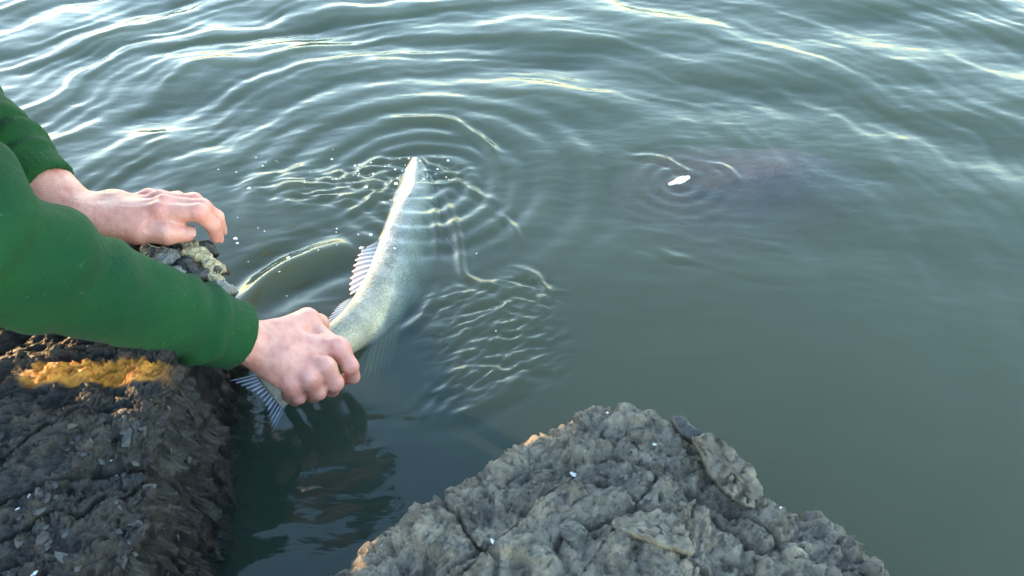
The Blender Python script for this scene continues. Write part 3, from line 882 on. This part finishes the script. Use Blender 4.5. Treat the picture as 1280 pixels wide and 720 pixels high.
        if spine:
            for i in range(per // 2 * 0, n, per):
                a_, b_ = ri[i], ri[i] + (ti[i] - ri[i]) * 0.98
                ax = (b_ - a_) / np.linalg.norm(b_ - a_); e1 = np.cross(ax, dirn); e1 /= np.linalg.norm(e1)
                SV = []
                for w in (0, .25, .5, .75, 1.0):
                    c_ = a_ + (b_ - a_) * w + dirn * 0.002 * math.sin(3 * w + i * 0.1)
                    r_ = thick * (1.5 - 1.1 * w)
                    for k in range(6):
                        SV.append(c_ + (e1 * math.cos(k * math.pi / 3) + dirn * math.sin(k * math.pi / 3)) * r_)
                SF = [(q * 6 + k, q * 6 + (k + 1) % 6, q * 6 + 6 + (k + 1) % 6, q * 6 + 6 + k) for q in range(4) for k in range(6)] + [tuple(range(24, 30)), (5, 4, 3, 2, 1, 0)]
                so_ = mesh_obj('fin_spine', SV, SF, mat, None)
                so_.parent = o; so_.matrix_parent_inverse = root.matrix_basis.inverted()
                vattr(so_, 'ray', np.full(len(SV), 1.0))
        return o
    at = lambda sv: int(round(sv * (ns - 1)))
    def back(sv, off): i = at(sv); return cl[i] + D[i] * (hd[i] + off)
    def belly(sv, off, w=0.0): i = at(sv); return cl[i] - D[i] * (hd[i] + off) + S[i] * w
    # spiny dorsal fin, half folded towards the tail
    sp = np.linspace(0.62, 0.38, 9)
    rt = [back(x, -0.004) for x in sp]
    hts = [.012, .024, .030, .032, .030, .027, .023, .018, .010]
    tp = [back(x - 0.045, 0) + D[at(x)] * h * 0.75 - S[at(x)] * h * 0.55 - np.array([0, 0, 0.25 * h]) for x, h in zip(sp, hts)]
    fin('dorsal_fin', rt, tp, 10, tf.m, 0.0013, spine=True)
    sp = np.linspace(0.35, 0.22, 6)
    fin('soft_dorsal_fin', [back(x, -0.004) for x in sp], [back(x - 0.05, 0.0) + D[at(x)] * h - S[at(x)] * h * .8 for x, h in zip(sp, [.006, .008, .008, .007, .005, .003])], 9, tf.m)
    sp = np.linspace(0.42, 0.30, 5)
    fin('anal_fin', [belly(x, -0.006, .004) for x in sp], [belly(x - 0.08, h * .7, -.004) + np.array([0.0, 0, -0.03]) for x, h in zip(sp, [.030, .044, .044, .036, .024])], 7, ty.m)
    sp = np.linspace(0.66, 0.62, 3)
    fin('pelvic_fin', [belly(x, -0.008, .012) for x in sp], [belly(x - 0.10, 0.010, .030) + np.array([0.012 * k, 0, 0]) for k, x in enumerate(sp)], 5, ty.m)
    for sg in (1, -1):
        i0 = at(0.775)
        r0 = [cl[at(x)] + S[at(x)] * sg * hw[at(x)] * 0.93 - D[at(x)] * o_ for x, o_ in ((.785, .008), (.78, .016), (.77, .024))]
        t0 = [q + S[i0] * sg * 0.030 - tan[i0] * a_ - D[i0] * b_ for q, a_, b_ in zip(r0, (.062, .066, .050), (.004, .016, .026))]
        fin('pectoral_fin', r0, t0, 6, tf.m)
    # forked tail fin
    sp = np.linspace(-1, 1, 9)
    rt = [cl[0] + D[0] * 0.026 * k + tan[0] * .012 for k in sp]
    tp = [cl[0] + D[0] * 0.046 * k - tan[0] * (.012 + .018 * abs(k) ** 1.5) + np.array([0, 0, -.003]) for k in sp]
    fin('tail_fin', rt, tp, 13, tb.m, 0.0011, spine=True)
    # eyes
    te = NT('fish_eye'); te.l(te.ramp(te.attr('rad'), [(0.0, (0.004, 0.004, 0.004)), (0.5, (0.006, 0.006, 0.005)), (0.55, (0.45, 0.36, 0.14)), (1.0, (0.2, 0.17, 0.1))]), te.bsdf.inputs['Base Color']); te.set(Roughness=0.08)
    for sg in (1, -1):
        i0 = at(0.925)
        ce = cl[i0] + S[i0] * sg * hw[i0] * 0.86 + D[i0] * hd[i0] * 0.42
        ax = S[i0] * sg
        VV, FF, RD = [], [], []
        for a in range(7):
            ph = a / 6 * math.pi / 2
            for k in range(16):
                th = k / 16 * 2 * math.pi
                VV.append(ce + (D[i0] * math.cos(th) + tan[i0] * math.sin(th)) * 0.0072 * math.sin(ph + 0.02) + ax * 0.0045 * math.cos(ph)); RD.append(a / 6)
        for a in range(6):
            for k in range(16):
                FF.append((a * 16 + k, a * 16 + (k + 1) % 16, (a + 1) * 16 + (k + 1) % 16, (a + 1) * 16 + k))
        o = mesh_obj('eye', VV, FF, te.m, root); vattr(o, 'rad', RD)
    # mouth: lower jaw lip
    jaw = []
    VV, FF = [], []
    path = []
    for k in range(17):
        w = k / 16 * 2 - 1
        i0 = at(1 - 0.075 * abs(w)); 
        path.append(cl[i0] + S[i0] * (hw[i0] * 1.02) * math.sin(w * math.pi / 2) * (1 if abs(w) < 1 else 1) - D[i0] * hd[i0] * 0.25 + tan[i0] * 0.004 * (1 - abs(w)))
    path = np.array(path)
    for i, q in enumerate(path):
        tg = path[min(i + 1, 16)] - path[max(i - 1, 0)]; tg /= np.linalg.norm(tg)
        n1 = np.cross(tg, D[-1]); n1 /= np.linalg.norm(n1); n2 = np.cross(tg, n1)
        for k in range(8):
            th = k / 8 * 2 * math.pi; VV.append(q + (n1 * math.cos(th) + n2 * math.sin(th)) * 0.0028)
    for i in range(16):
        for k in range(8):
            FF.append((i * 8 + k, i * 8 + (k + 1) % 8, (i + 1) * 8 + (k + 1) % 8, (i + 1) * 8 + k))
    mesh_obj('lip', VV, FF, m_plain('fish_lip', (0.42, 0.36, 0.32), 0.35), root)
build_fish()

# ------------------------------------------------------------------ person
# joints (metres, water level is z = 0)
NECK = np.array([-.57, 1.0, .64]); HEAD = np.array([-.37, 1.12, .655]); PELV = np.array([-1.04, .90, .58]); CHEST = np.array([-.75, .95, .60])
SH_R = np.array([-.70, .79, .55]); SH_L = np.array([-.76, 1.16, .59])
W_R = P(318, 428, .118); EL_R = np.array([-.530, .660, .355])
W_L = P(88, 261, .272); EL_L = P(-100, 88, .375)
HIP_R = PELV + (0.02, -.09, -.02); HIP_L = PELV + (0.02, .09, -.02)
KN_R = np.array([-.72, .645, .285]); AN_R = np.array([-1.08, .60, .26]); TOE_R = np.array([-1.20, .59, .235])
KN_L = np.array([-.86, 1.08, .47]); AN_L = np.array([-.98, 1.06, .26]); TOE_L = np.array([-.80, 1.06, .235])

# right hand, closed over the wrist of the tail
RH = dict(
    I=[P(423, 433, .088), P(438, 458, .066), P(441, 471, .042), P(430, 474, .020)],
    M=[P(407, 457, .088), P(419, 479, .062), P(415, 487, .036), P(400, 484, .014)],
    Rg=[P(387, 472, .084), P(398, 490, .058), P(392, 495, .032), P(378, 490, .012)],
    K=[P(364, 481, .077), P(374, 496, .053), P(369, 500, .030), P(358, 495, .014)],
    T=[P(348, 413, .112), P(384, 399, .100), P(399, 404, .078), P(406, 416, .052)])
LH = dict(
    I=[P(200, 264, .270), P(248, 266, .264), P(266, 281, .241), P(271, 296, .219)],
    M=[P(206, 255, .270), P(253, 260, .257), P(270, 272, .234), P(275, 286, .214)],
    Rg=[P(200, 249, .262), P(243, 252, .246), P(258, 262, .224), P(262, 274, .206)],
    K=[P(186, 247, .250), P(222, 249, .236), P(236, 257, .218), P(242, 266, .204)],
    T=[P(128, 281, .262), P(172, 289, .255), P(208, 292, .250), P(233, 292, .241)])
FR = dict(I=(.0115, .0098, .0088, .0076), M=(.0118, .0100, .0090, .0078), Rg=(.0112, .0094, .0085, .0073), K=(.0102, .0084, .0075, .0065), T=(.0150, .0122, .0122, .0095))
def hand_sdf(p, H, W, EL, up):
    ax = W - EL; ax = ax / np.linalg.norm(ax)
    d = None
    # metacarpals fan out of the wrist
    order = ['I', 'M', 'Rg', 'K']
    kn = [H[k][0] for k in order]
    span = kn[3] - kn[0]; span = span / np.linalg.norm(span)
    for i, k in enumerate(order):
        w0 = W + ax * 0.008 + span * (-0.017 + 0.011 * i)
        s = seg(p, w0 - up * 0.004, kn[i] - up * 0.006, .0155, .0128)
        d = s if d is None else smin(d, s, 0.012)
    # palm pad
    pc = 0.5 * W + 0.5 * (kn[1] + kn[2]) / 2 - up * 0.012
    d = smin(d, seg(p, pc - ax * 0.012, pc + ax * 0.022, .022, .020), 0.018)
    # thumb base muscle
    d = smin(d, seg(p, W + ax * 0.012 - span * 0.018 - up * 0.006, H['T'][1], .019, .0135), 0.018)
    # fingers
    for i, k in enumerate(order):
        J = H[k]; r = [x * (1.10 if H is LH else 1.06) for x in FR[k]]
        c = seg(p, J[0] - up * 0.003, J[1], r[0], r[1])
        c = smin(c, seg(p, J[1], J[2], r[1] * 1.02, r[2]), 0.003)
        c = smin(c, seg(p, J[2], J[3], r[2] * 1.02, r[3]), 0.003)
        c = smin(c, ell(p, J[1] + up * 0.0010, (r[1] * 1.01,) * 3), 0.004)
        d = smin(d, c, 0.0045)
        # knuckle and its tendon
        d = smin(d, ell(p, J[0] + up * (0.0042 if H is RH else 0.0022), (.0088,) * 3), 0.009)
        w0 = W + ax * 0.03 + span * (-0.009 + 0.006 * i) + up * 0.0105
        d = smin(d, seg(p, w0, J[0] + up * 0.0065, .0016, .0030), 0.0055)
    J = H['T']; r = [x * (1.10 if H is LH else 1.0) for x in FR['T']]
    d = smin(d, seg(p, J[1] - up * 0.006, H['I'][0] - up * 0.010, .0105, .0100), 0.014) if H is RH else d     # web of the closed hand
    c = smin(seg(p, J[0], J[1], r[0], r[1]), seg(p, J[1], J[2], r[1], r[2]), 0.006)
    c = smin(c, seg(p, J[2], J[3], r[2], r[3]), 0.005)
    d = smin(d, c, 0.008)
    return d
def unit(v): return v / np.linalg.norm(v)
def side_wrist(p, W, EL, up, H):
    """forearm, flattened towards the wrist"""
    ax = unit(W - EL); lat = unit(np.cross(ax, up)); up2 = np.cross(lat, ax)
    q = p - EL; ln = np.linalg.norm(W - EL)
    t_ = np.clip((q @ ax) / ln, 0, 1.05)
    ra = np.interp(t_, [0, .25, .6, 1.0], [.046, .049, .040, .0305]); rb = np.interp(t_, [0, .25, .6, 1.0], [.043, .044, .032, .0225])
    c = q - (t_ * ln)[:, None] * ax
    lx, ly, lz = (c @ lat), (c @ up2), (c @ ax)
    k = np.sqrt((lx / ra) ** 2 + (ly / rb) ** 2 + (lz / rb) ** 2)
    return (k - 1) * np.minimum(ra, rb)
UP_R = unit(np.array([-0.10, -0.25, 1.0])); UP_L = unit(np.array([-0.05, 0.10, 1.0]))
def arm_R(p): return smin(hand_sdf(p, RH, W_R, EL_R, UP_R), side_wrist(p, W_R, EL_R, UP_R, RH), 0.014) + 0.0006 * perlin(p * 130, 3)
def arm_L(p): return smin(hand_sdf(p, LH, W_L, EL_L, UP_L), side_wrist(p, W_L, EL_L, UP_L, LH), 0.014) + 0.0006 * perlin(p * 130, 4)
FACE = unit(np.array([0.75, 0.10, -0.66])); HUP = unit(np.array([0.66, 0.25, 0.71])); HSIDE = np.cross(HUP, FACE)
def head_sdf(p):
    rot = np.stack([FACE, HSIDE, HUP], 1)
    d = ell(p, HEAD + HUP * 0.02 - FACE * 0.01, (.098, .076, .105), rot)
    jaw = ell(p, HEAD - HUP * 0.065 + FACE * 0.03, (.060, .054, .060), rot)
    d = smin(d, jaw, 0.04)
    # eye sockets, nose, lips, ears
    for s_ in (-1, 1):
        d = smax(d, -ell(p, HEAD + FACE * .098 + HSIDE * s_ * .032 + HUP * .005, (.018, .017, .012), rot), 0.012)
        d = smin(d, ell(p, HEAD + FACE * .078 + HSIDE * s_ * .032 + HUP * .005, (.0125,) * 3), 0.002)
        d = smin(d, ell(p, HEAD + HSIDE * s_ * .078 - FACE * .012 - HUP * .008, (.018, .008, .031), rot), 0.006)
    d = smin(d, seg(p, HEAD + FACE * .088 + HUP * .012, HEAD + FACE * .112 - HUP * .030, .008, .012), 0.012)
    d = smin(d, ell(p, HEAD + FACE * .088 - HUP * .062, (.012, .024, .006), rot), 0.004)
    d = smin(d, ell(p, HEAD + FACE * .085 - HUP * .074, (.012, .020, .006), rot), 0.004)
    return smin(d, seg(p, HEAD - HUP * .05 - FACE * .03, NECK, .052, .058), 0.03)
def torso(p, e):
    d = seg(p, CHEST, PELV, .135 + e, .140 + e)
    d = smin(d, seg(p, SH_R, SH_L, .078 + e, .078 + e), 0.07)
    d = smin(d, seg(p, NECK, CHEST, .075 + e, .13 + e), 0.06)
    return d
def legs(p, e):
    d = None
    for hip, kn, an in ((HIP_R, KN_R, AN_R), (HIP_L, KN_L, AN_L)):
        a = smin(seg(p, hip, kn, .092 + e, .062 + e), seg(p, kn, an, .058 + e, .042 + e), 0.03)
        d = a if d is None else smin(d, a, 0.03)
    return d
def body_sdf(p):
    d = smin(torso(p, 0), head_sdf(p), 0.03)
    d = smin(d, seg(p, SH_R, EL_R, .058, .046), 0.03)
    d = smin(d, seg(p, SH_L, EL_L, .058, .046), 0.03)
    d = smin(d, legs(p, 0), 0.04)
    for an, to in ((AN_R, TOE_R), (AN_L, TOE_L)):
        d = smin(d, seg(p, an, to, .036, .028), 0.02)
    for W, EL, up, H in ((W_R, EL_R, UP_R, RH), (W_L, EL_L, UP_L, LH)):
        d = smin(d, side_wrist(p, EL + (W - EL) * 0.8, EL, up, H), 0.02)
    return d
def cut_beyond(d, p, W, EL, frac, keep_hand):
    ax = unit(W - EL); pl = (p - (EL + (W - EL) * frac)) @ ax
    return np.maximum(d, -pl if keep_hand else pl)
def mesh_join(parts):
    V, F, o = [], [], 0
    for v, f in parts:
        V.append(v); F.append(f + o); o += len(v)
    return np.concatenate(V), np.concatenate(F)
parts = [surface_nets(body_sdf, (-1.32, .40, .16), (-.16, 1.36, .90), 0.0085)]
for fn, H, W, EL in ((arm_R, RH, W_R, EL_R), (arm_L, LH, W_L, EL_L)):
    pts = np.concatenate([np.array(v) for v in H.values()] + [W[None], (EL + (W - EL) * .5)[None]])
    parts.append(surface_nets(lambda p: cut_beyond(fn(p), p, W, EL, 0.55, True), pts.min(0) - .05, pts.max(0) + .04, 0.0017))
v, f = mesh_join(parts)
person = mesh_obj('person', v, f, M_SKIN)
tag(person, 'person in green sweatshirt kneeling on the dark ledge, gripping the fish by its tail', 'person')
red = np.zeros(len(v))
for H in (RH, LH):
    for k, J in H.items():
        for q, r_, a in ((J[0], .015, .6 if H is LH else .4), (J[1], .013, .65 if H is LH else .45), (J[3], .014, .65)):
            red = np.maximum(red, a * np.exp(-((np.linalg.norm(v - q, axis=1)) / r_) ** 2))
vattr(person, 'red', red)
# fingernails of the resting hand
def nail(tip, prev, up, r, parent):
    ax = unit(tip - prev); lat = unit(np.cross(ax, up)); n = np.cross(lat, ax)
    V, F = [], []
    nu, nv = 7, 7
    for side in (0, 1):
        for i in range(nu):
            for j in range(nv):
                u_ = i / (nu - 1) * 2 - 1; w = j / (nv - 1)
                th = u_ * 0.95 * (1 - 0.25 * max(0, 0.25 - w) * 4) 
                V.append(tip - ax * (0.006 - 0.0125 * w) * (r / .0076) + (lat * math.sin(th) + n * math.cos(th)) * (r * 1.03 + 0.0004 - side * 0.0012 - 0.0016 * w * w))
    for i in range(nu - 1):
        for j in range(nv - 1):
            a = i * nv + j; F.append((a, a + 1, a + nv + 1, a + nv)); b = a + nu * nv; F.append((b, b + nv, b + nv + 1, b + 1))
    return mesh_obj('fingernail', V, F, M_NAIL, parent)
for k, upn in (('T', unit(UP_L + np.array([0.0, -0.5, 0]))), ('I', UP_L + np.array([.9, -.1, 0])), ('M', UP_L + np.array([.9, 0, 0]))):
    nail(LH[k][3], LH[k][2], upn, FR[k][3] * 1.10, person)
# sweatshirt
def wrinkle(p, a, b, amp, lam, seed):
    ax = unit(np.asarray(b) - np.asarray(a)); t_ = (p - a) @ ax
    w = perlin(p * 9, seed) * 0.05
    return amp * np.sin(2 * np.pi * (t_ + w + 0.25 * perlin(p * 6, seed + 2) * lam) / lam)
CUFF_R = EL_R + (W_R - EL_R) * 0.93; CUFF_L = EL_L + (W_L - EL_L) * 0.86
def sleeve(p, S_, E_, C_, r, seed):
    fo = seg(p, E_, C_, r[1], r[2]); ua = seg(p, S_, E_, r[0], r[1])
    d = smin(ua, fo, 0.05)
    ln = np.linalg.norm(C_ - E_); ax = unit(C_ - E_); t_ = (p - E_) @ ax
    # bunched folds behind the ribbed cuff
    bunch = smoothstep(ln - .14, ln - .06, t_) * smoothstep(ln - .030, ln - .045, t_)
    d = d - 0.006 * bunch * (1 + np.sin(2 * np.pi * (t_ + 0.02 * perlin(p * 16, seed)) / 0.034)) * 0.5
    d = d + 0.0085 * perlin(p * np.array([13, 13, 13]), seed + 1) * smoothstep(ln + .02, ln - .06, t_) + 0.0025 * perlin(p * 30, seed + 4)
    fq = p @ np.stack([ax, np.cross(ax, [0, 0, 1.0]), np.cross(ax, np.cross(ax, [0, 0, 1.0]))], 1)
    cre = np.abs(perlin(fq * np.array([15.0, 6.0, 6.0]) + 0.5 * perlin(fq * 5, seed + 9)[:, None], seed + 8))
    d = d + 0.022 * (0.16 - np.minimum(cre, 0.16)) * smoothstep(ln - .03, ln - .08, t_)
    d = d + 0.0009 * np.sin(2 * np.pi * np.arctan2((p - C_) @ np.cross(ax, [0, 0, 1.0]), (p - C_)[:, 2] + 1e-9) * 34 / (2 * np.pi)) * smoothstep(ln - .036, ln - .030, t_)
    d = d + 0.0045 * np.sin(2 * np.pi * ((p @ unit(np.array([0.8, .25, -.55]) if seed < 60 else np.array([.4, -.6, -.5]))) + .04 * perlin(p * 8, seed + 6)) / 0.062) * smoothstep(ln * 0.75, ln * 0.1, t_)
    if seed == 80: d = d + 0.006 * np.exp(-((t_ - ln + .088) / .0045) ** 2)      # stitched band above the cuff
    pl = t_ - ln
    d = smax(d, pl, 0.006)
    # hollow at the wrist
    inner = seg(p, E_, C_ + ax * 0.02, r[1] - .022, r[2] - 0.0098)
    return smax(d, -np.maximum(inner, -(t_ - ln + .05)), 0.003)
def hoodie_sdf(p):
    d = torso(p, .022) + 0.008 * perlin(p * 9, 70) + 0.004 * perlin(p * 22, 71)
    # hood lying on the shoulders
    hc = NECK + np.array([-.055, -.02, .055])
    d = smin(d, ell(p, hc, (.085, .125, .060)), 0.03)
    d = smax(d, -seg(p, NECK + (HEAD - NECK) * .25, HEAD, .064, .075), 0.01)
    d = smax(d, (p - PELV) @ unit(PELV - CHEST) - .10, 0.02)
    d = smin(d, sleeve(p, SH_R, EL_R, CUFF_R, (.088, .069, .0430), 50), 0.04)
    d = smin(d, sleeve(p, SH_L, EL_L, CUFF_L, (.086, .058, .0385), 80), 0.04)
    return d
v, f = surface_nets(hoodie_sdf, (-1.32, .52, .04), (-.26, 1.36, .88), 0.0037)
hd_ = mesh_obj('sweatshirt', v, f, M_GREEN, person)
def trousers_sdf(p):
    d = legs(p, .016) + 0.005 * perlin(p * 14, 90)
    d = smin(d, seg(p, PELV, PELV + (CHEST - PELV) * .25, .150, .145), 0.05)
    return d
v, f = surface_nets(trousers_sdf, (-1.32, .40, .14), (-.44, 1.30, .80), 0.009)
mesh_obj('trousers', v, f, M_BLACK, person)
for an, to in ((AN_R, TOE_R), (AN_L, TOE_L)):
    v, f = surface_nets(lambda p: smin(seg(p, an + (0, 0, .04), an, .052, .050), seg(p, an, to, .048, .042), .03), np.minimum(an, to) - .07, np.maximum(an, to) + .12, 0.008)
    mesh_obj('boot', v, f, M_BOOT, person)
rot_h = np.stack([FACE, HSIDE, HUP], 1)
def hair_sdf(p):
    d = ell(p, HEAD + HUP * 0.03 - FACE * 0.018, (.108, .087, .110), rot_h) + 0.004 * perlin(p * 60, 95)
    return smax(d, (p - HEAD) @ unit(FACE - HUP * .75) - .035, 0.01)
v, f = surface_nets(hair_sdf, HEAD - .16, HEAD + .17, 0.005)
mesh_obj('hair', v, f, M_HAIR, person)

# ------------------------------------------------------------------ froth where the fish breaks the surface
def froth():
    rg = np.random.default_rng(5)
    V, F = [], []
    spots = [(360, 215, 50, 14, 12), (330, 290, 30, 12, 6), (460, 215, 35, 16, 16), (530, 215, 16, 14, 9), (420, 305, 40, 10, 9), (505, 215, 10, 18, 10), (350, 340, 30, 14, 5), (620, 380, 45, 30, 2)]
    for cx, cy_, sx, sy, n in spots:
        for _ in range(n):
            q = P(cx + rg.normal() * sx, cy_ + rg.normal() * sy, 0)
            i = np.searchsorted(WATER[0], q[0]); j = np.searchsorted(WATER[1], q[1])
            q[2] = WATER[2][i, j]
            r = 0.0011 + 0.0028 * rg.random() ** 2.5
            b = len(V)
            for a in range(4):
                for k in range(8):
                    ph = a / 3 * math.pi / 2; th = k / 8 * 2 * math.pi
                    V.append(q + np.array([r * math.cos(ph) * math.cos(th), r * math.cos(ph) * math.sin(th), r * 0.8 * math.sin(ph) - 0.0004]))
            for a in range(3):
                for k in range(8):
                    F.append((b + a * 8 + k, b + a * 8 + (k + 1) % 8, b + a * 8 + 8 + (k + 1) % 8, b + a * 8 + 8 + k))
    t = NT('froth'); t.set(Base_Color=(0.72, 0.75, 0.75), Roughness=0.15, Alpha=0.7)
    o = mesh_obj('froth', V, F, t.m)
    tag(o, 'tiny white bubbles of froth around the fish', kind='stuff')
froth()
